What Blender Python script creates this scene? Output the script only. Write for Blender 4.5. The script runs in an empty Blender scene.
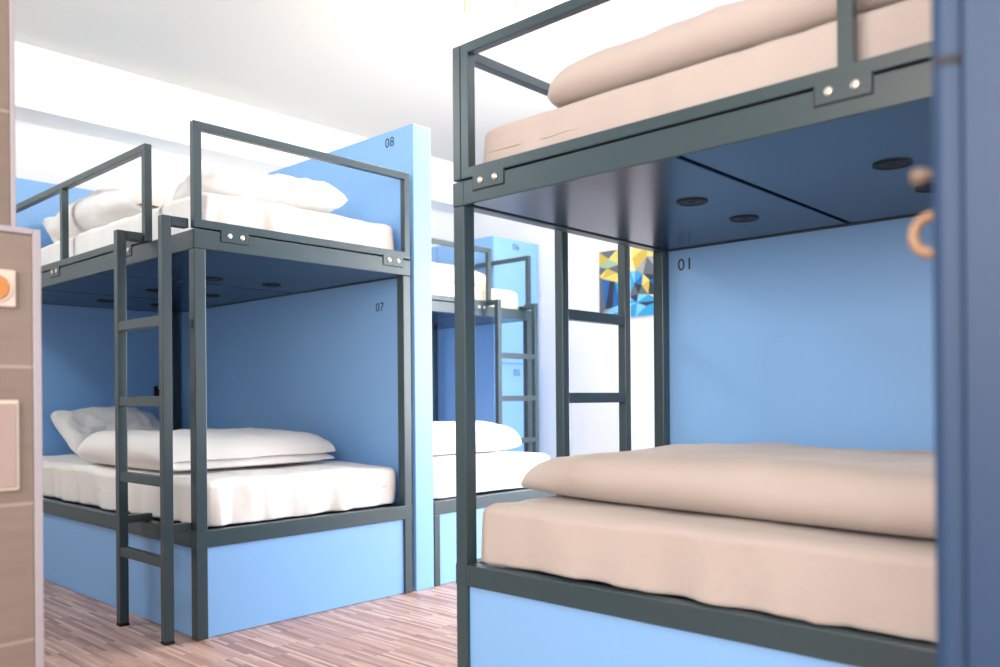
import bpy, bmesh, math, random
from mathutils import Vector, Matrix, noise
random.seed(7)
S = bpy.context.scene
COL = S.collection
PI = math.pi
T_CAM = .82172

# ------------------------------------------------------------------ view
S.view_settings.view_transform = 'Standard'
S.view_settings.look = 'None'
S.view_settings.exposure = 0.06
S.view_settings.gamma = 1.0
S.view_settings.use_curve_mapping = False
S.cycles.use_denoising = True
S.cycles.max_bounces = 10
S.cycles.diffuse_bounces = 7
S.cycles.glossy_bounces = 4

# ------------------------------------------------------------------ materials
def srgb(r, g, b):
    f = lambda c: (c/255)/12.92 if c/255 <= .04045 else (((c/255)+.055)/1.055)**2.4
    return (f(r), f(g), f(b), 1)

def new_mat(name):
    m = bpy.data.materials.new(name); m.use_nodes = True
    nt = m.node_tree
    return m, nt, nt.nodes['Principled BSDF']

def paint(name, col, rough=.5, bump=.0, scale=60, var=.03, spec=.5, metallic=0.0, coat=0.0, stretch=None):
    m, nt, b = new_mat(name)
    b.inputs['Roughness'].default_value = rough
    b.inputs['Specular IOR Level'].default_value = spec
    b.inputs['Metallic'].default_value = metallic
    b.inputs['Coat Weight'].default_value = coat
    tc = nt.nodes.new('ShaderNodeTexCoord')
    nz = nt.nodes.new('ShaderNodeTexNoise'); nz.inputs['Scale'].default_value = scale
    nz.inputs['Detail'].default_value = 4
    if stretch:
        mp = nt.nodes.new('ShaderNodeMapping'); mp.inputs['Scale'].default_value = stretch
        nt.links.new(tc.outputs['Object'], mp.inputs['Vector']); nt.links.new(mp.outputs['Vector'], nz.inputs['Vector'])
    else:
        nt.links.new(tc.outputs['Object'], nz.inputs['Vector'])
    r = nt.nodes.new('ShaderNodeValToRGB')
    r.color_ramp.elements[0].color = tuple(c*(1-var) for c in col[:3])+(1,)
    r.color_ramp.elements[1].color = tuple(min(1, c*(1+var)) for c in col[:3])+(1,)
    r.color_ramp.elements[0].position = .3; r.color_ramp.elements[1].position = .7
    nt.links.new(nz.outputs['Fac'], r.inputs['Fac'])
    nt.links.new(r.outputs['Color'], b.inputs['Base Color'])
    if bump:
        bp = nt.nodes.new('ShaderNodeBump'); bp.inputs['Strength'].default_value = bump
        bp.inputs['Distance'].default_value = .002
        nt.links.new(nz.outputs['Fac'], bp.inputs['Height']); nt.links.new(bp.outputs['Normal'], b.inputs['Normal'])
    return m

def cloth(name, col):
    m, nt, b = new_mat(name)
    b.inputs['Roughness'].default_value = .85
    b.inputs['Specular IOR Level'].default_value = .15
    b.inputs['Sheen Weight'].default_value = .2
    tc = nt.nodes.new('ShaderNodeTexCoord')
    n1 = nt.nodes.new('ShaderNodeTexNoise'); n1.inputs['Scale'].default_value = 9; n1.inputs['Detail'].default_value = 5
    n1.inputs['Distortion'].default_value = .8
    nt.links.new(tc.outputs['Object'], n1.inputs['Vector'])
    w = nt.nodes.new('ShaderNodeTexNoise'); w.inputs['Scale'].default_value = 700
    nt.links.new(tc.outputs['Object'], w.inputs['Vector'])
    mx = nt.nodes.new('ShaderNodeMath'); mx.operation = 'MULTIPLY_ADD'; mx.inputs[1].default_value = .06
    nt.links.new(w.outputs['Fac'], mx.inputs[0]); nt.links.new(n1.outputs['Fac'], mx.inputs[2])
    bp = nt.nodes.new('ShaderNodeBump'); bp.inputs['Strength'].default_value = .35; bp.inputs['Distance'].default_value = .012
    nt.links.new(mx.outputs[0], bp.inputs['Height']); nt.links.new(bp.outputs['Normal'], b.inputs['Normal'])
    r = nt.nodes.new('ShaderNodeValToRGB')
    r.color_ramp.elements[0].color = tuple(c*.96 for c in col[:3])+(1,); r.color_ramp.elements[1].color = col
    nt.links.new(n1.outputs['Fac'], r.inputs['Fac']); nt.links.new(r.outputs['Color'], b.inputs['Base Color'])
    return m

def emit(name, col, strength):
    m, nt, b = new_mat(name)
    b.inputs['Base Color'].default_value = col
    b.inputs['Emission Color'].default_value = col
    b.inputs['Emission Strength'].default_value = strength
    return m

def parquet():
    m, nt, b = new_mat('strip_parquet')
    tc = nt.nodes.new('ShaderNodeTexCoord')
    mp = nt.nodes.new('ShaderNodeMapping'); mp.inputs['Rotation'].default_value = (0, 0, PI/2)
    nt.links.new(tc.outputs['Object'], mp.inputs['Vector'])
    br = nt.nodes.new('ShaderNodeTexBrick')
    br.inputs['Scale'].default_value = 1.0
    br.inputs['Brick Width'].default_value = .26; br.inputs['Row Height'].default_value = .014
    br.inputs['Mortar Size'].default_value = .0006; br.inputs['Mortar Smooth'].default_value = .5; br.inputs['Bias'].default_value = 0
    br.offset = .37; br.offset_frequency = 2
    br.inputs['Color1'].default_value = (0, 0, 0, 1); br.inputs['Color2'].default_value = (1, 1, 1, 1); br.inputs['Mortar'].default_value = (.05, .05, .05, 1)
    nt.links.new(mp.outputs['Vector'], br.inputs['Vector'])
    r = nt.nodes.new('ShaderNodeValToRGB')
    e = r.color_ramp.elements
    e[0].color = srgb(150, 118, 110); e[1].color = srgb(216, 188, 176)
    for p, c in ((.25, srgb(174, 140, 130)), (.55, srgb(190, 157, 145)), (.8, srgb(202, 171, 159))):
        k = e.new(p); k.color = c
    nt.links.new(br.outputs['Color'], r.inputs['Fac'])
    nz = nt.nodes.new('ShaderNodeTexNoise'); nz.inputs['Scale'].default_value = 12; nz.inputs['Detail'].default_value = 6
    m2 = nt.nodes.new('ShaderNodeMapping'); m2.inputs['Scale'].default_value = (14, 1.2, 1)
    nt.links.new(tc.outputs['Object'], m2.inputs['Vector']); nt.links.new(m2.outputs['Vector'], nz.inputs['Vector'])
    mix = nt.nodes.new('ShaderNodeMix'); mix.data_type = 'RGBA'; mix.blend_type = 'MULTIPLY'; mix.inputs[0].default_value = .45
    nt.links.new(r.outputs['Color'], mix.inputs[6]); nt.links.new(nz.outputs['Color'], mix.inputs[7])
    r2 = nt.nodes.new('ShaderNodeValToRGB'); r2.color_ramp.elements[0].color = (.68, .66, .66, 1); r2.color_ramp.elements[1].color = (1, 1, 1, 1)
    r2.color_ramp.elements[0].position = .3; r2.color_ramp.elements[1].position = .65
    nt.links.new(nz.outputs['Fac'], r2.inputs['Fac']); nt.links.new(r2.outputs['Color'], mix.inputs[7])
    nt.links.new(mix.outputs[2], b.inputs['Base Color'])
    b.inputs['Roughness'].default_value = .42
    return m

def tile():
    m, nt, b = new_mat('wood_look_tile')
    tc = nt.nodes.new('ShaderNodeTexCoord')
    sp = nt.nodes.new('ShaderNodeSeparateXYZ'); nt.links.new(tc.outputs['Object'], sp.inputs[0])
    cb = nt.nodes.new('ShaderNodeCombineXYZ'); nt.links.new(sp.outputs['X'], cb.inputs['X']); nt.links.new(sp.outputs['Z'], cb.inputs['Y'])
    mp = nt.nodes.new('ShaderNodeMapping'); mp.inputs['Location'].default_value = (.35, -.0775, 0)
    nt.links.new(cb.outputs[0], mp.inputs['Vector'])
    br = nt.nodes.new('ShaderNodeTexBrick'); br.inputs['Scale'].default_value = 1
    br.inputs['Brick Width'].default_value = 1.2; br.inputs['Row Height'].default_value = .3
    br.inputs['Mortar Size'].default_value = .004; br.inputs['Mortar Smooth'].default_value = .2
    br.inputs['Color1'].default_value = srgb(136, 124, 114); br.inputs['Color2'].default_value = srgb(128, 115, 106)
    br.inputs['Mortar'].default_value = srgb(160, 150, 142); br.offset = 0
    nt.links.new(mp.outputs['Vector'], br.inputs['Vector'])
    nz = nt.nodes.new('ShaderNodeTexNoise'); nz.inputs['Scale'].default_value = 6; nz.inputs['Detail'].default_value = 6
    m2 = nt.nodes.new('ShaderNodeMapping'); m2.inputs['Scale'].default_value = (1, 1, 7)
    nt.links.new(tc.outputs['Object'], m2.inputs['Vector']); nt.links.new(m2.outputs['Vector'], nz.inputs['Vector'])
    r2 = nt.nodes.new('ShaderNodeValToRGB'); r2.color_ramp.elements[0].color = (.72, .7, .68, 1); r2.color_ramp.elements[1].color = (1, 1, 1, 1)
    nt.links.new(nz.outputs['Fac'], r2.inputs['Fac'])
    mix = nt.nodes.new('ShaderNodeMix'); mix.data_type = 'RGBA'; mix.blend_type = 'MULTIPLY'; mix.inputs[0].default_value = 1
    nt.links.new(br.outputs['Color'], mix.inputs[6]); nt.links.new(r2.outputs['Color'], mix.inputs[7])
    nt.links.new(mix.outputs[2], b.inputs['Base Color'])
    b.inputs['Roughness'].default_value = .45
    return m

M = {
    'blue': paint('light_blue_board', srgb(132, 184, 239), .42, .05, 90, .012),
    'steelblue': paint('mid_blue_board', srgb(24, 56, 92), .55, .05, 90, .012),
    'metal': paint('slate_powder_coat', srgb(48, 69, 77), .33, .12, 400, .05, .6),
    'deck': paint('dark_blue_deck_board', srgb(20, 42, 70), .25, .0, 5, .03, .8),
    'black': paint('black_plastic', srgb(7, 8, 10), .6, .05, 200, .1),
    'chrome': paint('zinc_bolt', srgb(225, 222, 210), .3, .0, 60, .03, .6, .8),
    'white_wall': paint('white_plaster', srgb(240, 240, 238), .8, .15, 130, .01, .2),
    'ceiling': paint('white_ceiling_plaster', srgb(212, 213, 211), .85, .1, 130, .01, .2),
    'trim': paint('pale_metal_trim', srgb(160, 156, 164), .4, .05, 80, .02, .5),
    'linen': cloth('white_linen', srgb(244, 242, 240)),
    'beige': cloth('warm_lit_linen', srgb(186, 177, 172)),  # white linen with dim warm light put into its colour
    'cream': cloth('cream_linen', srgb(248, 234, 208)),
    'plate': paint('ivory_plastic', srgb(206, 192, 178), .35, .0, 60, .02),
    'taupe': paint('taupe_plastic', srgb(160, 142, 136), .4, .0, 60, .02),
    'taupe_dark': paint('dark_taupe_knob', srgb(112, 98, 88), .4, .0, 60, .03),
    'amber': paint('amber_plastic', srgb(190, 122, 60), .35, .0, 60, .05),
    'wood': paint('pale_wood', srgb(158, 128, 98), .5, .1, 14, .12, .4, 0, 0, (1, 1, 8)),
    'graphite': paint('dark_number_film', srgb(40, 50, 66), .5, .0, 60, .02),
    'tile': tile(), 'floor': parquet(),
    'glow': emit('lamp_glass', (1.0, .9, .72, 1), 14),
    'brass': paint('brushed_brass', srgb(212, 176, 110), .35, .0, 60, .04, .5, .8),
    'seam': paint('board_joint', srgb(70, 104, 150), .6, .0, 60, .02),
    'grey': paint('grey_sill', srgb(200, 200, 200), .5, .05, 60, .02),
}

# ------------------------------------------------------------------ mesh helpers
class MB:
    """collects boxes and lathes (world coordinates) into one mesh"""
    def __init__(s, loc=(0, 0, 0)): s.bm = bmesh.new(); s.o = Vector(loc)
    def box(s, x0, x1, y0, y1, z0, z1, bev=.003, seg=2):
        x0, x1 = sorted((x0, x1)); y0, y1 = sorted((y0, y1)); z0, z1 = sorted((z0, z1))
        t = bmesh.new()
        bmesh.ops.create_cube(t, size=1)
        for v in t.verts:
            v.co = Vector((x0+(v.co.x+.5)*(x1-x0), y0+(v.co.y+.5)*(y1-y0), z0+(v.co.z+.5)*(z1-z0)))
        bev = min(bev, .45*min(x1-x0, y1-y0, z1-z0))
        if bev > 0:
            bmesh.ops.bevel(t, geom=t.edges[:], offset=bev, segments=seg, affect='EDGES', profile=.5)
        s._join(t); return s
    def lathe(s, prof, c, axis='z', n=28):
        """prof: list of (radius, height); closed at the ends"""
        t = bmesh.new(); rings = []
        for r, h in prof:
            rings.append([t.verts.new((r*math.cos(2*PI*i/n), r*math.sin(2*PI*i/n), h)) for i in range(n)])
        for a, b in zip(rings, rings[1:]):
            for i in range(n): t.faces.new((a[i], a[(i+1) % n], b[(i+1) % n], b[i]))
        t.faces.new(rings[0][::-1]); t.faces.new(rings[-1])
        R = {'z': Matrix.Identity(3), 'x': Matrix.Rotation(PI/2, 3, 'Y'), '-x': Matrix.Rotation(-PI/2, 3, 'Y'),
             'y': Matrix.Rotation(-PI/2, 3, 'X'), '-y': Matrix.Rotation(PI/2, 3, 'X'), '-z': Matrix.Rotation(PI, 3, 'X')}[axis]
        for v in t.verts: v.co = R @ v.co + Vector(c)
        bmesh.ops.recalc_face_normals(t, faces=t.faces)
        s._join(t); return s
    def torus(s, c, R, r, n=36, k=12, axis='y'):
        t = bmesh.new(); g = []
        for i in range(n):
            a = 2*PI*i/n; ring = []
            for j in range(k):
                b = 2*PI*j/k; q = R+r*math.cos(b)
                p = Vector((q*math.cos(a), r*math.sin(b), q*math.sin(a)))
                if axis == 'x': p = Vector((p.y, p.x, p.z))
                if axis == 'z': p = Vector((p.x, p.z, p.y))
                ring.append(t.verts.new(p+Vector(c)))
            g.append(ring)
        for i in range(n):
            for j in range(k):
                t.faces.new((g[i][j], g[i][(j+1) % k], g[(i+1) % n][(j+1) % k], g[(i+1) % n][j]))
        bmesh.ops.recalc_face_normals(t, faces=t.faces)
        s._join(t); return s
    def tube(s, pts, r, k=10):
        t = bmesh.new(); rings = []
        pts = [Vector(p) for p in pts]
        for i, p in enumerate(pts):
            d = (pts[min(i+1, len(pts)-1)]-pts[max(i-1, 0)]).normalized()
            u = d.orthogonal().normalized() if i == 0 else (u - d*u.dot(d)).normalized()
            w = d.cross(u)
            rings.append([t.verts.new(p+u*r*math.cos(2*PI*j/k)+w*r*math.sin(2*PI*j/k)) for j in range(k)])
        for a, b in zip(rings, rings[1:]):
            for j in range(k): t.faces.new((a[j], a[(j+1) % k], b[(j+1) % k], b[j]))
        t.faces.new(rings[0][::-1]); t.faces.new(rings[-1])
        bmesh.ops.recalc_face_normals(t, faces=t.faces)
        s._join(t); return s
    def _join(s, t):
        me = bpy.data.meshes.new('tmp'); t.to_mesh(me); t.free(); s.bm.from_mesh(me); bpy.data.meshes.remove(me)
    def build(s, name, mat, parent=None, smooth=False):
        for v in s.bm.verts: v.co -= s.o
        me = bpy.data.meshes.new(name); s.bm.to_mesh(me); s.bm.free()
        if smooth:
            for p in me.polygons: p.use_smooth = True
        for m in (mat if isinstance(mat, (list, tuple)) else [mat]): me.materials.append(m)
        o = bpy.data.objects.new(name, me); COL.objects.link(o)
        if parent is not None: o.parent = parent
        else: o.location = s.o
        return o

def tag(o, label=None, cat=None, group=None, kind=None):
    if label: o['label'] = label
    if cat: o['category'] = cat
    if group: o['group'] = group
    if kind: o['kind'] = kind
    return o

def thing(name, loc, label, cat, group=None, rz=0):
    o = bpy.data.objects.new(name, None); COL.objects.link(o)
    o.location = loc; o.rotation_euler = (0, 0, rz); o.empty_display_size = .1
    return tag(o, label, cat, group)

def struct(name, mb, mat):
    return tag(mb.build(name, mat), kind='structure')

def number(txt, size, origin, facing, parent, ploc, name='number'):
    """flat numerals in film; facing '-x' or '-y'; origin = centre of the numerals (world)"""
    cu = bpy.data.curves.new('txt', 'FONT'); cu.body = txt; cu.size = size; cu.align_x = 'CENTER'; cu.align_y = 'CENTER'
    cu.extrude = .0006; cu.resolution_u = 6; cu.space_character = 1.08
    o = bpy.data.objects.new('txt', cu); COL.objects.link(o)
    bpy.context.view_layer.update()
    me = bpy.data.meshes.new_from_object(o.evaluated_get(bpy.context.evaluated_depsgraph_get()))
    bpy.data.objects.remove(o); bpy.data.curves.remove(cu)
    for v in me.vertices:
        x, y, z = v.co
        x *= 1.0
        w = Vector((-z, -x, y)) if facing == '-x' else Vector((x, -z, y))
        v.co = w + Vector(origin) - Vector(ploc)
    me.materials.clear(); me.materials.append(M['graphite'])
    n = bpy.data.objects.new(name, me); COL.objects.link(n); n.parent = parent
    return n

# ------------------------------------------------------------------ fabric
def nz(p, f, seed=0.0):
    return noise.noise(Vector((p[0]*f[0]+seed, p[1]*f[1]-seed*.7, p[2]*f[2]+seed*1.3)))

def soft_box(name, mat, x0, x1, y0, y1, z0, z1, r, seed, wr=.006, n=56, label=None, cat='mattress', skirt=.006, group=None):
    """fitted-sheet mattress: rounded box with puckers on the sides"""
    c = Vector(((x0+x1)/2, (y0+y1)/2, z0)); h = Vector(((x1-x0)/2, (y1-y0)/2, (z1-z0)/2))
    bm = bmesh.new(); bmesh.ops.create_cube(bm, size=2)
    bmesh.ops.subdivide_edges(bm, edges=bm.edges[:], cuts=n, use_grid_fill=True)
    for v in bm.verts:
        P = Vector((v.co.x*h.x, v.co.y*h.y, v.co.z*h.z))
        k = r*(.68+.32*v.co.z)
        rr = Vector((k, k, min(k*.8, h.z*.85)))
        I = Vector([max(-(h[i]-rr[i]), min(h[i]-rr[i], P[i])) for i in range(3)])
        d = P-I; q = Vector([d[i]/rr[i] for i in range(3)])
        if q.length > 1e-6:
            q.normalize(); P = I+Vector([q[i]*rr[i] for i in range(3)])
        w = P+c
        t = (P.z+h.z)/(2*h.z)
        side = max(abs(P.x)/h.x, abs(P.y)/h.y)
        nrm = Vector((P.x/h.x, P.y/h.y, 0)) if side > .96 else Vector((0, 0, 1 if P.z > 0 else -1))
        if side > .9:
            # vertical puckers towards the lower hem
            k = nz(w, (15, 15, 2.2), seed)*wr*2.6*(1.25-t) + nz(w, (38, 38, 5), seed+9)*wr*.6*(1.1-t)
            k += nz(w, (4, 4, 3), seed+3)*wr
            dn = Vector((P.x/h.x if abs(P.x)/h.x > .9 else 0, P.y/h.y if abs(P.y)/h.y > .9 else 0, 0))
            if dn.length > 0: P += dn.normalized()*(k-.004)
            if t < .3: P.z += skirt*max(0, nz(w, (2.3, 2.3, 0), seed+5))*(1-t/.3)*2
        if P.z > 0 and side < 1.01:
            P.z += wr*.8*nz(w, (5, 5, 1), seed+1) + wr*.35*nz(w, (15, 9, 1), seed+2)
        v.co = P+Vector((0, 0, h.z))
    me = bpy.data.meshes.new(name); bm.to_mesh(me); bm.free()
    for p in me.polygons: p.use_smooth = True
    me.materials.append(mat)
    o = bpy.data.objects.new(name, me); COL.objects.link(o); o.location = c
    return tag(o, label, cat, group)

def pillow(name, mat, loc, sx, sy, T, rot, seed, wr=.014, label=None, group=None, n=44):
    bm = bmesh.new(); top = {}; bot = {}
    for i in range(n+1):
        for j in range(n+1):
            u = -1+2*i/n; v = -1+2*j/n
            e = max(0, (1-abs(u)**3.2))*max(0, (1-abs(v)**3.2))
            th = T*.5*e**.48
            x = u*sx/2*(1-.07*(1-abs(v)**2)*abs(u)**2)
            y = v*sy/2*(1-.09*(1-abs(u)**2)*abs(v)**2)
            x *= 1-.10*abs(u*v)**3; y *= 1-.10*abs(u*v)**3
            p = Vector((x, y, 0))
            edge = 1-e
            k = wr*(1-abs(nz(p, (9, 9, 1), seed))*2)*(.35+.65*edge)*(e**.25) + wr*.8*nz(p, (4, 4, 1), seed+4)*e**.3 + wr*.4*nz(p, (22, 22, 1), seed+8)*e**.3
            zoff = .012*nz(p, (5, 5, 1), seed+11)*edge
            vt = bm.verts.new((x, y, th+k*.8+zoff)); top[i, j] = vt
            bot[i, j] = vt if e == 0 else bm.verts.new((x, y, -th*.75+zoff+k*.2))
    for i in range(n):
        for j in range(n):
            for g, flip in ((top, 0), (bot, 1)):
                q = [g[i, j], g[i+1, j], g[i+1, j+1], g[i, j+1]]
                try: bm.faces.new(q[::-1] if flip else q)
                except ValueError: pass
    bmesh.ops.recalc_face_normals(bm, faces=bm.faces)
    me = bpy.data.meshes.new(name); bm.to_mesh(me); bm.free()
    R = Matrix.Rotation(rot[2], 4, 'Z') @ Matrix.Rotation(rot[1], 4, 'Y') @ Matrix.Rotation(rot[0], 4, 'X')
    me.transform(R)
    for p in me.polygons: p.use_smooth = True
    me.materials.append(mat)
    o = bpy.data.objects.new(name, me); COL.objects.link(o)
    zmin = min(v.co.z for v in me.vertices)
    me.transform(Matrix.Translation((0, 0, -zmin)))
    o.location = loc
    return tag(o, label, 'pillow', group)

def duvet(name, mat, loc, w, L, t, seed, rz=0, wr=.012, label=None, group=None, endp=5.0, skew=0.0, hump=0.0, layers=2, n=90):
    """duvet folded over: cross-section in local x-z with the fold at -x, length along local y"""
    path = []; m = 26
    if layers == 2:
        for i in range(m+1): path.append((w/2 - i/m*(w-t), t*.5, 0, 1))              # bottom layer towards the fold
        for i in range(1, 12):
            a = -PI/2 - PI*i/12
            path.append((-w/2+t + t*.5*math.cos(a)*1.5, t + t*.5*math.sin(a), math.cos(a), math.sin(a)))
        for i in range(m+1): path.append((-w/2+t + i/m*(w-t), t*1.5, 0, 1))
    else:
        for i in range(m+1): path.append((-w/2 + i/m*w, t*.5, 0, 1))
    N = len(path)
    pts = [Vector((p[0], p[1])) for p in path]
    nor = []
    for i in range(N):
        d = (pts[min(i+1, N-1)]-pts[max(i-1, 0)]).normalized(); nor.append(Vector((-d.y, d.x)))
    out = []
    for i in range(N):
        q = min(i, N-1-i)/(N-1); e = min(1, (q/.06))**.5 if q < .06 else 1
        if layers == 1: e = min(1, (q/.12))**.5 if q < .12 else 1
        out.append((i, +1, e))
    for i in range(N-1, -1, -1):
        q = min(i, N-1-i)/(N-1); e = min(1, (q/.06))**.5 if q < .06 else 1
        if layers == 1: e = min(1, (q/.12))**.5 if q < .12 else 1
        out.append((i, -1, e))
    bm = bmesh.new(); rings = []
    H = t*layers
    for k in range(n+1):
        s = -1+2*k/n
        e = max(0.0, 1-abs(s)**(endp*2))**.5
        ring = []
        for (i, sg, ee) in out:
            p = pts[i]+nor[i]*sg*t*.5*ee*.98*max(e, .04)
            x = p.x; z = p.y
            # ends sink together and round off
            zc = z*(.45+.55*max(0, 1-abs(s)**(endp*1.4))**.6)
            yy = s*L/2*(1-.05*abs(p.x/(w/2))**3*abs(s)) + .018*nz((x, z*6, s), (3, 1, .2), seed)*abs(s)
            P = Vector((x+skew*s, yy, zc))
            up = zc/H
            P.z += hump*(max(0, 1-s*s))*up
            P.z += up*(wr*nz(P, (5, 4, 1), seed) + wr*.6*nz(P, (13, 11, 2), seed+2) + wr*.9*nz(P, (1.7, 2.2, 1), seed+5))
            P.x += wr*.8*nz(P, (3, 5, 9), seed+7)
            P.z = max(P.z, .001)
            ring.append(bm.verts.new(P))
        rings.append(ring)
    K = len(out)
    for a, b in zip(rings, rings[1:]):
        for j in range(K): bm.faces.new((a[j], a[(j+1) % K], b[(j+1) % K], b[j]))
    for ring, fl in ((rings[0], 0), (rings[-1], 1)):
        for j in range(N-1):
            q = [ring[j], ring[j+1], ring[K-2-j], ring[K-1-j]]
            bm.faces.new(q[::-1] if fl else q)
    bmesh.ops.recalc_face_normals(bm, faces=bm.faces)
    me = bpy.data.meshes.new(name); bm.to_mesh(me); bm.free()
    for p in me.polygons: p.use_smooth = True
    me.materials.append(mat)
    o = bpy.data.objects.new(name, me); COL.objects.link(o); o.location = loc; o.rotation_euler = (0, 0, rz)
    return tag(o, label, 'duvet', group)

# ------------------------------------------------------------------ the room
XW, YW, H = 5.305, 5.435, 2.92
X0, Y0 = -1.6, -3.2
struct('floor', MB().box(X0-.1, XW+.1, Y0-.1, YW+.1, -.1, 0, 0), M['floor'])
struct('ceiling', MB().box(X0-.1, XW+.1, Y0-.1, YW+.1, H, H+.1, 0), M['ceiling'])
struct('wall_back', MB().box(X0-.1, XW+.1, YW, YW+.1, 0, H, 0), M['white_wall'])
RY0, RY1, RZ0, RZ1 = -.8, 2.65, .45, 2.3
struct('wall_right', MB().box(XW, XW+.1, Y0, RY0, 0, H, 0).box(XW, XW+.1, RY1, YW, 0, H, 0).box(XW, XW+.1, RY0, RY1, 0, RZ0, 0).box(XW, XW+.1, RY0, RY1, RZ1, H, 0), M['white_wall'])
fr = MB()
for a in (RY0, (RY0+RY1)/2-.03, RY1-.06): fr.box(XW+.02, XW+.08, a, a+.06, RZ0, RZ1)
fr.box(XW+.02, XW+.08, RY0, RY1, RZ0, RZ0+.06).box(XW+.02, XW+.08, RY0, RY1, RZ1-.06, RZ1)
struct('window_2', fr, M['grey'])
LY0, LY1, LZ0, LZ1 = -1.6, 1.3, 1.15, 2.5
struct('wall_left', MB().box(X0-.1, X0, Y0, LY0, 0, H, 0).box(X0-.1, X0, LY1, YW, 0, H, 0).box(X0-.1, X0, LY0, LY1, 0, LZ0, 0).box(X0-.1, X0, LY0, LY1, LZ1, H, 0), M['white_wall'])
fr = MB()
for a in (LY0, (LY0+LY1)/2-.03, LY1-.06): fr.box(X0-.08, X0-.02, a, a+.06, LZ0, LZ1)
fr.box(X0-.08, X0-.02, LY0, LY1, LZ0, LZ0+.06).box(X0-.08, X0-.02, LY0, LY1, LZ1-.06, LZ1)
struct('fill_opening', fr, M['grey'])  # frame of an unseen opening added for fill light
struct('ceiling_beam', MB().box(X0, XW, 5.175, YW, 2.557, H, .004), M['white_wall'])
WX0, WX1, WZ0, WZ1 = 3.1, 5.2, .45, 2.55
wf = MB()
wf.box(X0-.1, WX0, Y0-.1, Y0, 0, H, 0).box(WX1, XW+.1, Y0-.1, Y0, 0, H, 0).box(WX0, WX1, Y0-.1, Y0, 0, WZ0, 0).box(WX0, WX1, Y0-.1, Y0, WZ1, H, 0)
struct('wall_front', wf, M['white_wall'])
fr = MB()
for a, b in ((WX0, WX0+.06), (WX1-.06, WX1), ((WX0+WX1)/2-.03, (WX0+WX1)/2+.03)): fr.box(a, b, Y0-.08, Y0-.02, WZ0, WZ1)
fr.box(WX0, WX1, Y0-.08, Y0-.02, WZ0, WZ0+.06).box(WX0, WX1, Y0-.08, Y0-.02, WZ1-.06, WZ1)
struct('window_1', fr, M['grey'])
# tiled entry wall and its half-height ledge with metal edge trims
struct('wall_entry', MB().box(X0, .664, 2.172, 2.32, 0, H, .002), M['tile'])
struct('wall_entry_ledge', MB().box(X0, .660, 2.02, 2.17, 0, 1.268, .002), M['tile'])
t1 = MB().box(.660, .677, 2.016, 2.17, 0, 1.282, .002).box(X0, .6595, 2.016, 2.17, 1.269, 1.282, .002)
struct('trim_1', t1, M['trim'])
struct('trim_2', MB().box(.664, .675, 2.168, 2.322, 1.283, H, .002), M['trim'])

# ------------------------------------------------------------------ bunk parts
TB = .045           # square tube
Z_LB, Z_LT = .344, .407      # lower frame
Z_DB, Z_DT = 1.474, 1.546    # deck frame
Z_GB, Z_GT = 1.552, 1.953    # guard frames

def plate(root, loc, face, a, b, z=1.556, bolts=(), o=0):
    """fixing plate on a guard rail with two bolts; face '-x' at x=o or '-y'/'+y' at y=o"""
    mb = MB(loc); bk = MB(loc)
    a, b = sorted((a, b))
    if face == '-x':
        bk.box(o-.0015, o+.004, a-.004, b+.004, z-.049, z-.002, .0005)
        mb.box(o-.004, o+.004, a, b, z-.045, z, .001)
    else:
        s = -1 if face == '-y' else 1
        bk.box(a-.004, b+.004, o+s*.0015, o-s*.004, z-.049, z-.002, .0005)
        mb.box(a, b, o+s*.004, o-s*.004, z-.045, z, .001)
    p = mb.build('fixing_plate', M['metal'], root)
    bk.build('plate_shadow', M['black'], p)  # black rim drawn as the shadow outline around the plate
    for q in bolts:
        c = (o-.004, q, z-.021) if face == '-x' else (q, o+(-.004 if face == '-y' else .004), z-.021)
        m2 = MB(loc).lathe([(.0005, .0045), (.006, .004), (.0095, .0022), (.0105, 0)][::-1], c, face.replace('+', ''))
        m2.build('bolt', M['chrome'], p, True)
    return p

def deck_panels(root, loc, xs, ys, holes, axis='y'):
    """xs, ys: panel limits; holes: list of (x, y)"""
    for (ya, yb) in ys:
        for (xa, xb) in xs:
            p = MB(loc).box(xa+.009, xb-.009, ya+.009, yb-.009, 1.4765, 1.4985, .002).build('deck_panel', M['deck'], root)
            for hx, hy in holes:
                if xa < hx < xb and ya < hy < yb:
                    h = MB(loc).lathe([(.046, 0), (.046, .0035), (.040, .005), (.036, .0025), (.012, .0025), (.010, .004), (.0005, .004)], (hx, hy, 1.4765), '-z', 30)
                    h.build('vent_plug', M['black'], p)

def base_panel(root, loc, *b): return MB(loc).box(*b, .001).build('base_panel', M['blue'], root)

# ------------------------------------------------------------------ the bunk numbered 07 and 08
bx0, bx1, by0, by1 = 1.532, 2.597, 2.98, 5.315
L8 = ((bx0+bx1)/2, (by0+by1)/2, 0)
bunk8 = thing('bunk_bed', L8, 'slate grey steel bunk bed with white bedding beside the panel numbered 08 and 07', 'bunk bed')
for (x, y) in ((bx0, by0), (bx1-TB, by0), (bx0, by1-TB), (bx1-TB, by1-TB)):
    MB(L8).box(x, x+TB, y, y+TB, 0, Z_DB-.0005).build('post', M['metal'], bunk8)
def ring(root, loc, x0, x1, y0, y1, z0, z1, name, wx0=.008, wx1=.012, wy0=.008, wy1=.012):
    m = MB(loc)
    m.box(x0, x1, y0, y0+wy0, z0, z1).box(x0, x1, y1-wy1, y1, z0, z1).box(x0, x0+wx0, y0+wy0, y1-wy1, z0, z1).box(x1-wx1, x1, y0+wy0, y1-wy1, z0, z1)
    f = m.build(name, M['metal'], root)
    MB(loc).box(x0+wx0, x1-wx1, y0+wy0, y1-wy1, 1.500, 1.516, .001).build('deck_board', M['black'], root)  # support board painted black for the shade inside the panel gaps
    return f
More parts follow.
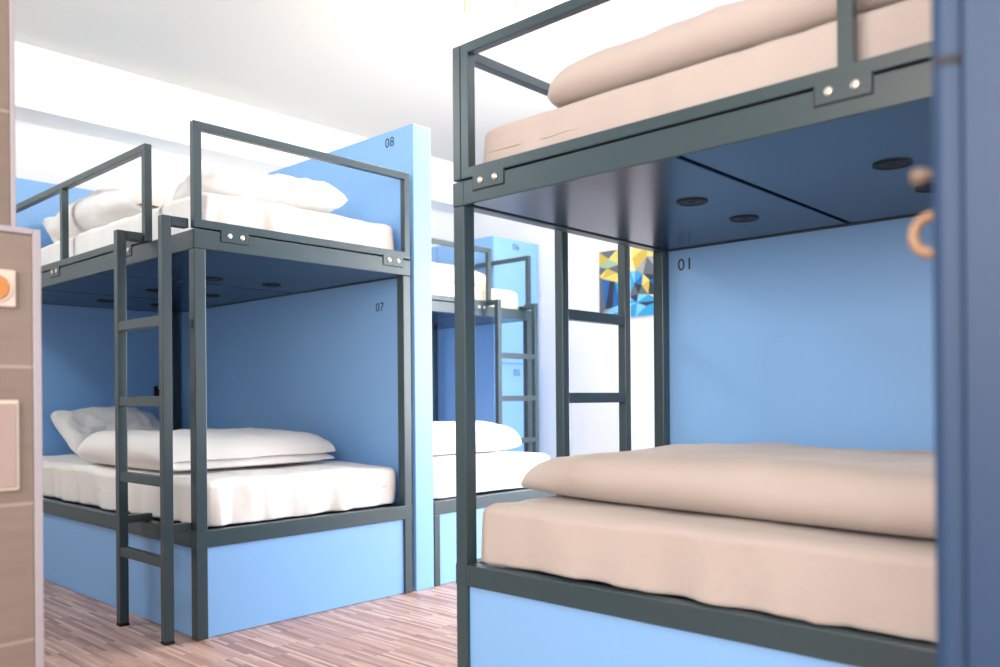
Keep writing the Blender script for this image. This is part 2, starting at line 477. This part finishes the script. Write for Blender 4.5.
def low_frame(root, loc, x0, x1, y0, y1):
    m = MB(loc)   # rails run just outside the posts' inner faces, a hair proud of them
    e = .0015
    m.box(x0-e, x1+e, y0-e, y0+TB-.002, Z_LB, Z_LT).box(x0-e, x1+e, y1-TB+.002, y1+e, Z_LB, Z_LT)
    m.box(x0-e, x0+TB-.002, y0+TB, y1-TB, Z_LB, Z_LT).box(x1-TB+.002, x1+e, y0+TB, y1-TB, Z_LB, Z_LT)
    f = m.build('lower_frame', M['metal'], root)
    MB(loc).box(x0+TB, x1-TB, y0+TB, y1-TB, Z_LT-.03, Z_LT-.006).build('slat_board', M['deck'], root)
    return f
low_frame(bunk8, L8, bx0, bx1, by0, by1)
ring(bunk8, L8, bx0-.001, bx1+.001, by0-.001, by1+.001, Z_DB, Z_DT, 'deck_frame')
deck_panels(bunk8, L8, [(bx0, bx1-.026)], [(by0, 3.90), (3.90, 4.665), (4.665, by1-.024)],
            [(1.995, 3.70), (2.308, 3.70), (1.995, 4.30), (2.308, 4.30), (1.995, 4.93), (2.308, 4.93)])
base_panel(bunk8, L8, bx0+.012, bx0+.028, by0+TB, by1-TB, .002, Z_LB)
base_panel(bunk8, L8, bx0+TB, bx1-TB, by0+.010, by0+.028, .002, Z_LB)
g = MB(L8)
def guard_x(g, xs, x0, x1, y0, y1, w=.031, hb=.032):
    g.box(x0, x1, y0, y1, Z_GB, Z_GB+hb).box(x0, x1, y0, y1, Z_GT-w, Z_GT)
    for x in xs: g.box(x, x+w, y0+.0006, y1-.0006, Z_GB+hb-.004, Z_GT-w+.004, .001)
def guard_y(g, ys, x0, x1, y0, y1, w=.031, hb=.032):
    g.box(x0, x1, y0, y1, Z_GB, Z_GB+hb).box(x0, x1, y0, y1, Z_GT-w, Z_GT)
    for y in ys: g.box(x0+.0006, x1-.0006, y, y+w, Z_GB+hb-.004, Z_GT-w+.004, .001)
GT = .031
guard_x(g, (bx0+.0006, bx1-GT-.0006), bx0, bx1, by0, by0+GT)
g.build('end_guard', M['metal'], bunk8)
g = MB(L8); ya, yb = 3.392, by1-.02
guard_y(g, (ya+.0006, 4.282, yb-GT-.0006), bx0, bx0+GT, ya, yb)
g.build('side_guard', M['metal'], bunk8)
plate(bunk8, L8, '-y', 1.640, 1.755, bolts=(1.675, 1.728), o=by0)
plate(bunk8, L8, '-y', 2.435, 2.550, bolts=(2.468, 2.520), o=by0)
plate(bunk8, L8, '-x', 3.515, 3.630, bolts=(3.545, 3.60), o=bx0)
plate(bunk8, L8, '-x', 4.315, 4.435, bolts=(4.35, 4.405), o=bx0)
for z in (1.19,):
    MB(L8).box(bx0-.0012, bx0+.004, by0+.012, by0+.028, z-.017, z+.017, .001).build('slot_cover', M['black'], bunk8)

pL = (2.675, 4.155, 0)
pan8 = thing('divider_panel', pL, 'tall light blue divider panel bearing 08 above and 07 below, with a bright narrow end', 'divider panel')
MB(pL).box(2.618, 2.730, 2.978, 5.326, 0, 2.193, .003).build('board', M['blue'], pan8)
number('08', .066, (2.6175, 3.147, 2.136), '-x', pan8, pL)
number('07', .060, (2.6175, 3.232, 1.349), '-x', pan8, pL)
hL = (2.1, 5.375, 0)
hb = thing('divider_panel', hL, 'light blue headboard panel across the far end of the bunk, behind the propped pillow', 'divider panel')
MB(hL).box(1.50, 2.730, 5.328, 5.43, 0, 2.193, .003).build('board', M['blue'], hb)
kL = (2.485, 5.326, .927)
so = thing('wall_socket', kL, 'small black socket box with a plug on the headboard panel above the propped pillow', 'socket')
MB(kL).box(2.455, 2.52, 5.29, 5.3275, .927, .997, .004).build('socket_box', M['black'], so)
MB(kL).tube([(2.49, 5.30, .99), (2.492, 5.292, 1.015), (2.50, 5.298, 1.045), (2.515, 5.305, 1.06)], .012).build('plug', M['black'], so, True)
MB(kL).lathe([(.006, 0), (.006, .004), (.0005, .004)], (2.472, 5.2905, .985), '-y', 14).build('indicator_light', M['chrome'], so)

# fabric on it
soft_box('mattress', M['linen'], bx0+.046, bx1-.028, by0+.046, by1-.052, .409, .590, .042, 1.3, .010, 70, 'white sheeted mattress on the lower berth under panel number 07')
duvet('folded_duvet', M['linen'], (2.03, 3.85, .597), .86, .98, .078, 4.2, 0, .012, 'white folded duvet lying on the lower berth beside the steel ladder')
pillow('pillow', M['linen'], (2.10, 5.08, .597), .66, .42, .15, (math.radians(33), 0, math.radians(4)), 2.2, .034, 'crumpled white pillow propped against the dark blue headboard of the lower berth')
soft_box('mattress', M['linen'], bx0+.062, bx1-.030, by0+.064, by1-.052, 1.549, 1.722, .042, 5.3, .010, 70, 'white sheeted mattress on the upper berth under panel number 08')
pillow('pillow', M['linen'], (2.04, 3.36, 1.734), .72, .50, .165, (0, 0, math.radians(-12)), 7.7, .032, 'plump white pillow nearest the end guard on the upper berth under panel number 08')
duvet('folded_duvet', M['linen'], (2.06, 4.21, 1.733), .90, 1.02, .070, 9.1, 0, .03, 'white rumpled duvet spread on the upper berth behind the side guard rail', hump=.03)

pillow('pillow', M['linen'], (2.08, 5.06, 1.735), .72, .42, .15, (math.radians(30), 0, math.radians(-5)), 12.2, .03, 'white pillow at the headboard end of the upper berth under panel number 08')

# ------------------------------------------------------------------ ladders (one kind)
def make_ladder(label):
    r = thing('bunk_ladder', (0, 0, 0), label, 'ladder', 'steel bunk ladders')
    s = .036; hw = .195
    for sx in (-1, 1):
        x = sx*hw
        MB().box(x-s/2, x+s/2, 0, s, .012, 1.588).build('stile', M['metal'], r)
        MB().box(x-s/2-.001, x+s/2+.001, -.001, s+.001, 0, .0115, .002).build('foot_cap', M['black'], r)
        MB().box(x-s/2, x+s/2, s+.0005, .1035, 1.552, 1.588).build('hook', M['metal'], r)
        MB().box(x-s/2, x+s/2, s+.0005, .135 if sx < 0 else .105, .4095, .441).build('bracket', M['metal'], r)
    for z in (.30, .60, .90, 1.20):
        MB().box(-hw+s/2+.0003, hw-s/2-.0003, .002, s-.002, z-.019, z+.019).build('rung', M['metal'], r)
    return r
def copy_tree(o, label):
    r = o.copy(); COL.objects.link(r); r['label'] = label
    for c in o.children:
        d = c.copy(); COL.objects.link(d); d.parent = r
    return r
lad8 = make_ladder('slate grey steel ladder on the side of the bunk beside panel number 07')
lad1 = copy_tree(lad8, 'slate grey steel ladder at the end of the beige-lit bunk, before the painting')
lad6 = copy_tree(lad8, 'small distant slate grey ladder in front of the lockers 05 and 06')
lad8.location = (1.425, 3.228, 0); lad8.rotation_euler = (0, 0, -PI/2)
lad1.location = (2.553, 1.905, 0); lad1.rotation_euler = (0, 0, PI)
lad6.location = (4.465, 3.965, 0)

# ------------------------------------------------------------------ the bunk by panel 01
cx0, cx1, cy1, cy0 = 1.760, 2.898, 1.822, -.50
L1 = ((cx0+cx1)/2, (cy0+cy1)/2, 0)
bunk1 = thing('bunk_bed', L1, 'large dark steel bunk bed with beige-lit white bedding, beside the panel numbered 01', 'bunk bed')
for (x, y) in ((cx0, cy0), (cx1-TB, cy0), (cx0, cy1-TB), (cx1-TB, cy1-TB)):
    MB(L1).box(x, x+TB, y, y+TB, 0, Z_DB-.0005).build('post', M['metal'], bunk1)
low_frame(bunk1, L1, cx0, cx1, cy0, cy1)
ring(bunk1, L1, cx0-.001, cx1+.001, cy0-.001, cy1+.001, Z_DB, Z_DT, 'deck_frame', wy1=.045)
deck_panels(bunk1, L1, [(cx0, cx1-.030)], [(1.06, cy1-.052), (.30, 1.06), (cy0+.018, .30)],
            [(2.21, 1.275), (2.538, 1.275), (2.205, .709), (2.538, .709), (2.205, .1), (2.538, .1)])
base_panel(bunk1, L1, cx0+.012, cx0+.028, cy0+TB, cy1-TB, .002, Z_LB)
base_panel(bunk1, L1, cx0+TB, cx1-TB, cy1-.028, cy1-.010, .002, Z_LB)
g = MB(L1); xe = 2.325
guard_x(g, (cx0+.0006, xe-GT-.0006), cx0, xe, cy1-GT, cy1)
g.build('end_guard', M['metal'], bunk1)
g = MB(L1); ya, yb = cy0+.02, cy1-.0335
guard_y(g, (ya+.0006, .643, yb-GT-.0006), cx0, cx0+GT, ya, yb)
g.build('side_guard', M['metal'], bunk1)
plate(bunk1, L1, '-x', 1.614, 1.735, bolts=(1.705, 1.648), o=cx0)
plate(bunk1, L1, '-x', .604, .720, bolts=(.691, .636), o=cx0)
qL = (2.955, .66, 0)
pan1 = thing('divider_panel', qL, 'light blue divider panel bearing the number 01 behind the beige-lit bunk', 'divider panel')
MB(qL).box(2.903, 3.010, -.52, 1.822, 0, 2.193, .003).build('board', M['blue'], pan1)
number('01', .066, (2.9025, 1.706, 1.416), '-x', pan1, qL)
soft_box('mattress', M['beige'], cx0+.030, cx1-.030, cy0+.06, cy1-.062, .409, .586, .042, 11.3, .008, 70, 'beige-lit white sheeted mattress on the lower berth below panel number 01', skirt=.005)
duvet('folded_duvet', M['beige'], (2.325, .92, .593), .84, 1.80, .076, 14.2, 0, .010, 'thick beige-lit white folded duvet lying on the lower berth below panel number 01', endp=3.2, skew=.085)
soft_box('mattress', M['beige'], cx0+.062, cx1-.030, cy0+.07, cy1-.052, 1.549, 1.722, .042, 15.3, .008, 70, 'beige-lit white sheeted mattress on the upper berth over the dark blue deck with round vents')
duvet('folded_duvet', M['beige'], (2.29, .73, 1.732), .90, 1.66, .060, 17.2, 0, .010, 'beige-lit white folded duvet lying on the upper berth above the dark deck', endp=9)

# ------------------------------------------------------------------ the corner: low bed, loft bed over its far half, lockers
lx0, lx1, ly0, ly1 = 2.737, 3.765, 2.98, 5.10
LL = ((lx0+lx1)/2, (ly0+ly1)/2, 0)
low = thing('single_bed', LL, 'low single bed with slate grey frame and light blue base, set past the 08 panel', 'bed')
for (x, y) in ((lx0, ly0), (lx1-TB, ly0), (lx0, ly1-TB), (lx1-TB, ly1-TB)):
    MB(LL).box(x, x+.037, y, y+.037, 0, Z_LB-.0005).build('leg', M['metal'], low)
low_frame(low, LL, lx0, lx1, ly0, ly1)
base_panel(low, LL, lx0+.04, lx1-.04, ly0+.010, ly0+.026, .002, Z_LB)
base_panel(low, LL, lx1-.028, lx1-.012, ly0+.04, ly1-.04, .002, Z_LB)
soft_box('mattress', M['linen'], lx0+.02, lx1-.075, ly0+.040, ly1-.05, .409, .590, .042, 21.3, .006, 56, 'white sheeted mattress on the low single bed past the 08 panel')
duvet('folded_duvet', M['linen'], (3.235, 3.56, .597), .62, .98, .085, 24.2, PI/2, .014, 'white puffy folded duvet on the low single bed past the 08 panel', endp=3.5)

fx0, fx1, fy0, fy1 = 2.745, 4.725, 4.07, 5.13
LF = ((fx0+fx1)/2, (fy0+fy1)/2, 0)
loft = thing('loft_bed', LF, 'distant slate grey steel loft bed raised over the far half of the low bed', 'loft bed')
for (x, y) in ((fx1-TB, fy0), (fx1-TB, fy1-TB)):
    MB(LF).box(x, x+TB, y, y+TB, 0, Z_DB-.0005).build('post', M['metal'], loft)
ring(loft, LF, fx0, fx1, fy0, fy1, Z_DB, Z_DT, 'deck_frame')
deck_panels(loft, LF, [(fx0+.018, 3.40), (3.40, 4.06), (4.06, fx1-.018)], [(fy0+.004, fy1-.018)], [(3.1, 4.45), (3.1, 4.75), (3.73, 4.45), (3.73, 4.75), (4.37, 4.45), (4.37, 4.75)])
g = MB(LF); xe = 4.30
guard_x(g, (fx0+.021, 3.5, xe-GT-.0006), fx0+.02, xe, fy0, fy0+GT)
g.build('side_guard', M['metal'], loft)
g = MB(LF)
guard_y(g, (fy0+.0006, fy1-GT-.0006), fx1-GT, fx1, fy0, fy1)
g.build('end_guard', M['metal'], loft)
plate(loft, LF, '-y', 4.13, 4.25, bolts=(4.17, 4.22), o=fy0)
soft_box('mattress', M['cream'], fx0+.05, fx1-.075, fy0+.05, fy1-.05, 1.549, 1.690, .042, 31.3, .005, 56, 'cream sheeted mattress on the loft bed in front of the lockers')
duvet('folded_duvet', M['cream'], (3.87, 4.57, 1.697), .70, 1.28, .075, 34.2, PI/2, .014, 'cream folded duvet on the loft bed in front of the lockers', endp=3.5)

kx0, kx1, ky0, ky1 = 4.760, 5.295, 4.483, 5.124
LK = ((kx0+kx1)/2, (ky0+ky1)/2, 0)
lk = thing('locker_cabinet', LK, 'tall light blue cabinet of two stacked lockers numbered 06 above and 05 below', 'locker')
MB(LK).box(kx0, kx1, ky0+.020, ky1, 0, 2.166, .002).build('carcass', M['blue'], lk)
for (z0, z1, txt, zn, zl) in ((1.179, 2.164, '06', 2.105, 1.290), (.10, 1.173, '05', 1.102, 1.062)):
    d = MB(LK).box(kx0+.001, kx1-.001, ky0, ky0+.0185, z0, z1, .002).build('locker_door', M['blue'], lk)
    number(txt, .075, (5.022, ky0-.0006, zn), '-y', d, LK)
    k = MB(LK).box(4.775, 4.797, ky0-.012, ky0-.0005, zl-.045, zl+.040, .003)
    k.lathe([(.011, 0), (.011, .018), (.007, .022), (.0005, .022)], (4.786, ky0-.0125, zl+.012), '-y', 16)
    k.build('lock', M['black'], d)
pF = (5.03, 5.28, 0)
pf = thing('divider_panel', pF, 'light blue filler panel between the stacked lockers and the white back wall', 'divider panel')
MB(pF).box(kx0, kx1, 5.132, 5.43, 0, 2.166, .002).build('board', M['blue'], pf)

# ------------------------------------------------------------------ painting on the right wall
pw = XW-.0005
PAL = [srgb(226, 204, 110), srgb(196, 170, 70), srgb(150, 180, 150), srgb(92, 100, 104), srgb(46, 150, 196), srgb(28, 96, 160),
       srgb(120, 190, 220), srgb(36, 44, 62), srgb(232, 220, 160), srgb(150, 150, 150)]
pmats = [paint('canvas_paint_%d' % i, c, .6, .2, 120, .08) for i, c in enumerate(PAL)]
yL, yR, zB, zT = 3.853, 3.300, 1.500, 2.020
pl = (pw, (yL+yR)/2, zB)
art = thing('painting', pl, 'square abstract painting in yellow and blue facets on the white wall behind a ladder', 'painting')
MB(pl).box(pw-.026, pw, yR, yL, zB, zT, .002).build('canvas', M['plate'], art)
# facets: (u, v) with u 0..1 from left, v 0..1 from top
F = [((0, 0), (.30, 0), (.16, .12), 3), ((0, 0), (.16, .12), (0, .22), 1), ((.16, .12), (.30, 0), (.34, .22), 0), ((0, .22), (.16, .12), (.14, .26), 2),
     ((.14, .26), (.16, .12), (.34, .22), 2), ((.30, 0), (.55, 0), (.34, .22), 0), ((.55, 0), (.80, 0), (.55, .16), 0), ((.34, .22), (.55, 0), (.55, .16), 8),
     ((.80, 0), (1, 0), (1, .18), 8), ((.55, .16), (.80, 0), (.78, .16), 1), ((.80, 0), (1, .18), (.78, .16), 0), ((.34, .22), (.55, .16), (.52, .34), 0),
     ((0, .22), (.14, .26), (0, .36), 3), ((.14, .26), (.34, .22), (.30, .34), 3), ((.14, .26), (.30, .34), (.05, .40), 1), ((0, .36), (.14, .26), (.05, .40), 0),
     ((.55, .16), (.78, .16), (.60, .34), 1), ((.78, .16), (1, .18), (1, .45), 9), ((.78, .16), (1, .45), (.72, .40), 3), ((.60, .34), (.78, .16), (.72, .40), 9),
     ((.34, .22), (.52, .34), (.30, .34), 3), ((.55, .16), (.60, .34), (.52, .34), 8), ((.05, .40), (.30, .34), (.34, .50), 0), ((.30, .34), (.52, .34), (.34, .50), 1),
     ((0, .36), (.05, .40), (0, .98), 3), ((.05, .40), (.18, .44), (.10, .86), 5), ((0, .98), (.05, .40), (.10, .86), 3), ((.18, .44), (.26, .46), (.22, .84), 7),
     ((.10, .86), (.18, .44), (.22, .84), 7), ((.05, .40), (.34, .50), (.18, .44), 4), ((.18, .44), (.34, .50), (.26, .46), 4), ((.26, .46), (.34, .50), (.36, .80), 4),
     ((.26, .46), (.36, .80), (.22, .84), 5), ((.34, .50), (.52, .34), (.50, .70), 4), ((.34, .50), (.50, .70), (.36, .80), 6), ((.52, .34), (.60, .34), (.58, .52), 6),
     ((.52, .34), (.58, .52), (.50, .70), 4), ((.60, .34), (.72, .40), (.58, .52), 4), ((.72, .40), (1, .45), (.82, .50), 7), ((.72, .40), (.82, .50), (.70, .56), 0),
     ((.58, .52), (.72, .40), (.70, .56), 5), ((.82, .50), (1, .45), (1, .72), 5), ((.82, .50), (1, .72), (.80, .70), 7), ((.70, .56), (.82, .50), (.80, .70), 1),
     ((.58, .52), (.70, .56), (.64, .68), 7), ((.70, .56), (.80, .70), (.64, .68), 3), ((.58, .52), (.64, .68), (.50, .70), 3), ((.50, .70), (.64, .68), (.62, .80), 7),
     ((.64, .68), (.80, .70), (.62, .80), 6), ((.80, .70), (1, .72), (1, .80), 8), ((.62, .80), (.80, .70), (1, .80), 4), ((.62, .80), (1, .80), (.76, .86), 7),
     ((.36, .80), (.50, .70), (.62, .80), 4), ((0, .98), (.10, .86), (.22, .84), 9), ((0, .98), (.22, .84), (.28, .92), 6), ((.22, .84), (.36, .80), (.28, .92), 6),
     ((0, .98), (.28, .92), (.30, 1), 5), ((0, .98), (.30, 1), (0, 1), 7), ((.28, .92), (.36, .80), (.62, .80), 6), ((.28, .92), (.62, .80), (.30, 1), 4),
     ((.30, 1), (.62, .80), (.60, 1), 4), ((.62, .80), (.76, .86), (.60, 1), 6), ((.76, .86), (1, .80), (1, 1), 4), ((.60, 1), (.76, .86), (1, 1), 4)]
bm = bmesh.new()
for a, b, c, mi in F:
    vs = [bm.verts.new((-.0275, (yL-p[0]*(yL-yR))-pl[1], (zT-p[1]*(zT-zB))-zB)) for p in (a, b, c)]
    f = bm.faces.new(vs); f.material_index = mi
bmesh.ops.recalc_face_normals(bm, faces=bm.faces)
me = bpy.data.meshes.new('picture'); bm.to_mesh(me); bm.free()
for m in pmats: me.materials.append(m)
po = bpy.data.objects.new('picture', me); COL.objects.link(po); po.parent = art

# ------------------------------------------------------------------ sockets on the tiled ledge
sL = (.584, 2.02, 1.105)
sk = thing('wall_socket', sL, 'ivory square socket with an amber round centre on the tiled ledge', 'socket')
MB(sL).box(.544, .624, 2.008, 2.0195, 1.105, 1.186, .004).build('cover_plate', M['plate'], sk)
MB(sL).lathe([(.031, 0), (.031, .004), (.027, .005), (.025, -.002), (.0005, -.002)], (.584, 2.008, 1.1455), '-y', 32).build('ring', M['plate'], sk, False)
MB(sL).lathe([(.0245, 0), (.0245, .0035), (.0005, .0045)], (.584, 2.0065, 1.1455), '-y', 32).build('dial', M['amber'], sk, False)
wL = (.565, 2.02, .709)
sw = thing('cover_plate', wL, 'large taupe double blank plate low on the tiled ledge', 'cover plate')
MB(wL).box(.500, .629, 2.010, 2.0195, .709, .905, .004).build('plate_rim', M['plate'], sw)
MB(wL).box(.508, .621, 2.005, 2.0098, .717, .897, .004).build('plate_face', M['taupe'], sw)

# ------------------------------------------------------------------ near blue wardrobe with wooden pulls
nx0, nx1, ny0, ny1 = .952, 1.46, -.28, .270
LN = ((nx0+nx1)/2, (ny0+ny1)/2, 0)
wd = thing('wardrobe', LN, 'tall blurred blue cabinet at the right edge with a tan ring handle', 'cabinet')
MB(LN).box(nx0, nx1, ny0, ny1-.0328, 0, 2.166, .001).build('carcass', M['steelblue'], wd)
d = MB(LN).box(nx0, nx1, ny1-.0325, ny1, .08, 2.166, .012).build('door', M['steelblue'], wd)
hk = MB(LN).torus((1.045, ny1+.022, 1.084), .0215, .0062, axis='x')
hk.build('ring_handle', M['wood'], d, True)
MB(LN).lathe([(.005, 0), (.005, .020), (.009, .026), (.011, .034), (.008, .042), (.0005, .044)], (1.035, ny1+.0005, 1.150), 'y', 24).build('knob', M['taupe_dark'], d, True)
MB(LN).box(nx0-.0012, nx0+.003, ny1-.031, ny1-.006, 1.241, 1.250, .001).build('dark_mark', M['black'], wd)  # small dark oblong on the side face

# ------------------------------------------------------------------ ceiling lamp
cl = (3.03, 2.86, H)
lamp = thing('ceiling_lamp', cl, 'glowing round glass ceiling lamp with small brass clips', 'ceiling lamp')
MB(cl).lathe([(.09, 0), (.09, .028), (.0005, .028)], (cl[0], cl[1], H-.0005), '-z', 36).build('base_plate', M['plate'], lamp)
MB(cl).lathe([(.100, 0), (.114, .030), (.116, .048), (.108, .066), (.080, .084), (.040, .092), (.0005, .094)], (cl[0], cl[1], H-.030), '-z', 40).build('glass_shade', M['glow'], lamp, True)
for k in range(3):
    a = -T_CAM + PI*k - .0 if k < 2 else -T_CAM + PI/2
    x, y = cl[0]+.124*math.cos(a), cl[1]+.124*math.sin(a)
    MB(cl).box(x-.008, x+.008, y-.008, y+.008, H-.105, H-.0008, .002).build('clip', M['brass'], lamp)

# ------------------------------------------------------------------ light
w = bpy.data.worlds.new('World'); S.world = w; w.use_nodes = True
bg = w.node_tree.nodes['Background']; bg.inputs[0].default_value = (.95, .98, 1, 1); bg.inputs[1].default_value = 1.5
def area(name, loc, rot, sx, sy, power, col):
    l = bpy.data.lights.new(name, 'AREA'); l.shape = 'RECTANGLE'; l.size = sx; l.size_y = sy; l.energy = power; l.color = col
    o = bpy.data.objects.new(name, l); COL.objects.link(o); o.location = loc; o.rotation_euler = rot
    return o
area('daylight', ((WX0+WX1)/2, Y0-.10, (WZ0+WZ1)/2), (PI/2, 0, 0), WX1-WX0-.1, WZ1-WZ0-.1, 170, (.97, .985, 1))
area('daylight', (XW+.11, (RY0+RY1)/2, (RZ0+RZ1)/2), (PI/2, 0, PI/2), RY1-RY0-.1, RZ1-RZ0-.1, 250, (.97, .985, 1))
area('daylight', (X0-.11, (LY0+LY1)/2, (LZ0+LZ1)/2), (PI/2, 0, -PI/2), LY1-LY0-.1, LZ1-LZ0-.1, 165, (1, .87, .79))  # added warm fill from the unseen left opening, lifts the shaded faces
pt = bpy.data.lights.new('lamp_light', 'POINT'); pt.energy = 60; pt.color = (1, .78, .5); pt.shadow_soft_size = .12
po = bpy.data.objects.new('lamp_light', pt); COL.objects.link(po); po.location = (3.10, 2.86, H-.16)

pt = bpy.data.lights.new('entry_light', 'POINT'); pt.energy = 12; pt.color = (1, .74, .50); pt.shadow_soft_size = .15
po = bpy.data.objects.new('entry_light', pt); COL.objects.link(po); po.location = (-.7, 1.0, 2.6)

pt = bpy.data.lights.new('aisle_fill', 'POINT'); pt.energy = 48; pt.color = (.94, .98, 1); pt.shadow_soft_size = .2  # unseen fill without fixture, added to brighten the lower berth and headboard
po = bpy.data.objects.new('aisle_fill', pt); COL.objects.link(po); po.location = (.3, 3.9, 2.6)

# ------------------------------------------------------------------ camera
F_PX, CY, T, ROLL, CH = 842.28, 398.45, .82172, -.008, .90
cam = bpy.data.cameras.new('camera'); co = bpy.data.objects.new('camera', cam); COL.objects.link(co)
cam.sensor_width = 36; cam.sensor_fit = 'HORIZONTAL'; cam.lens = F_PX/1000*36
cam.shift_y = (CY-333.5)/1000
r = Vector((math.cos(T), -math.sin(T), 0)); u = Vector((0, 0, 1)); f = Vector((math.sin(T), math.cos(T), 0))
X = r*math.cos(ROLL)+u*math.sin(ROLL); Y = u*math.cos(ROLL)-r*math.sin(ROLL)
mw = Matrix.Identity(4)
for i in range(3): mw[i][0] = X[i]; mw[i][1] = Y[i]; mw[i][2] = -f[i]
mw.translation = (0, 0, CH); co.matrix_world = mw
cam.clip_start = .05
cam.dof.use_dof = True; cam.dof.focus_distance = 3.2; cam.dof.aperture_fstop = 2.0
S.camera = co
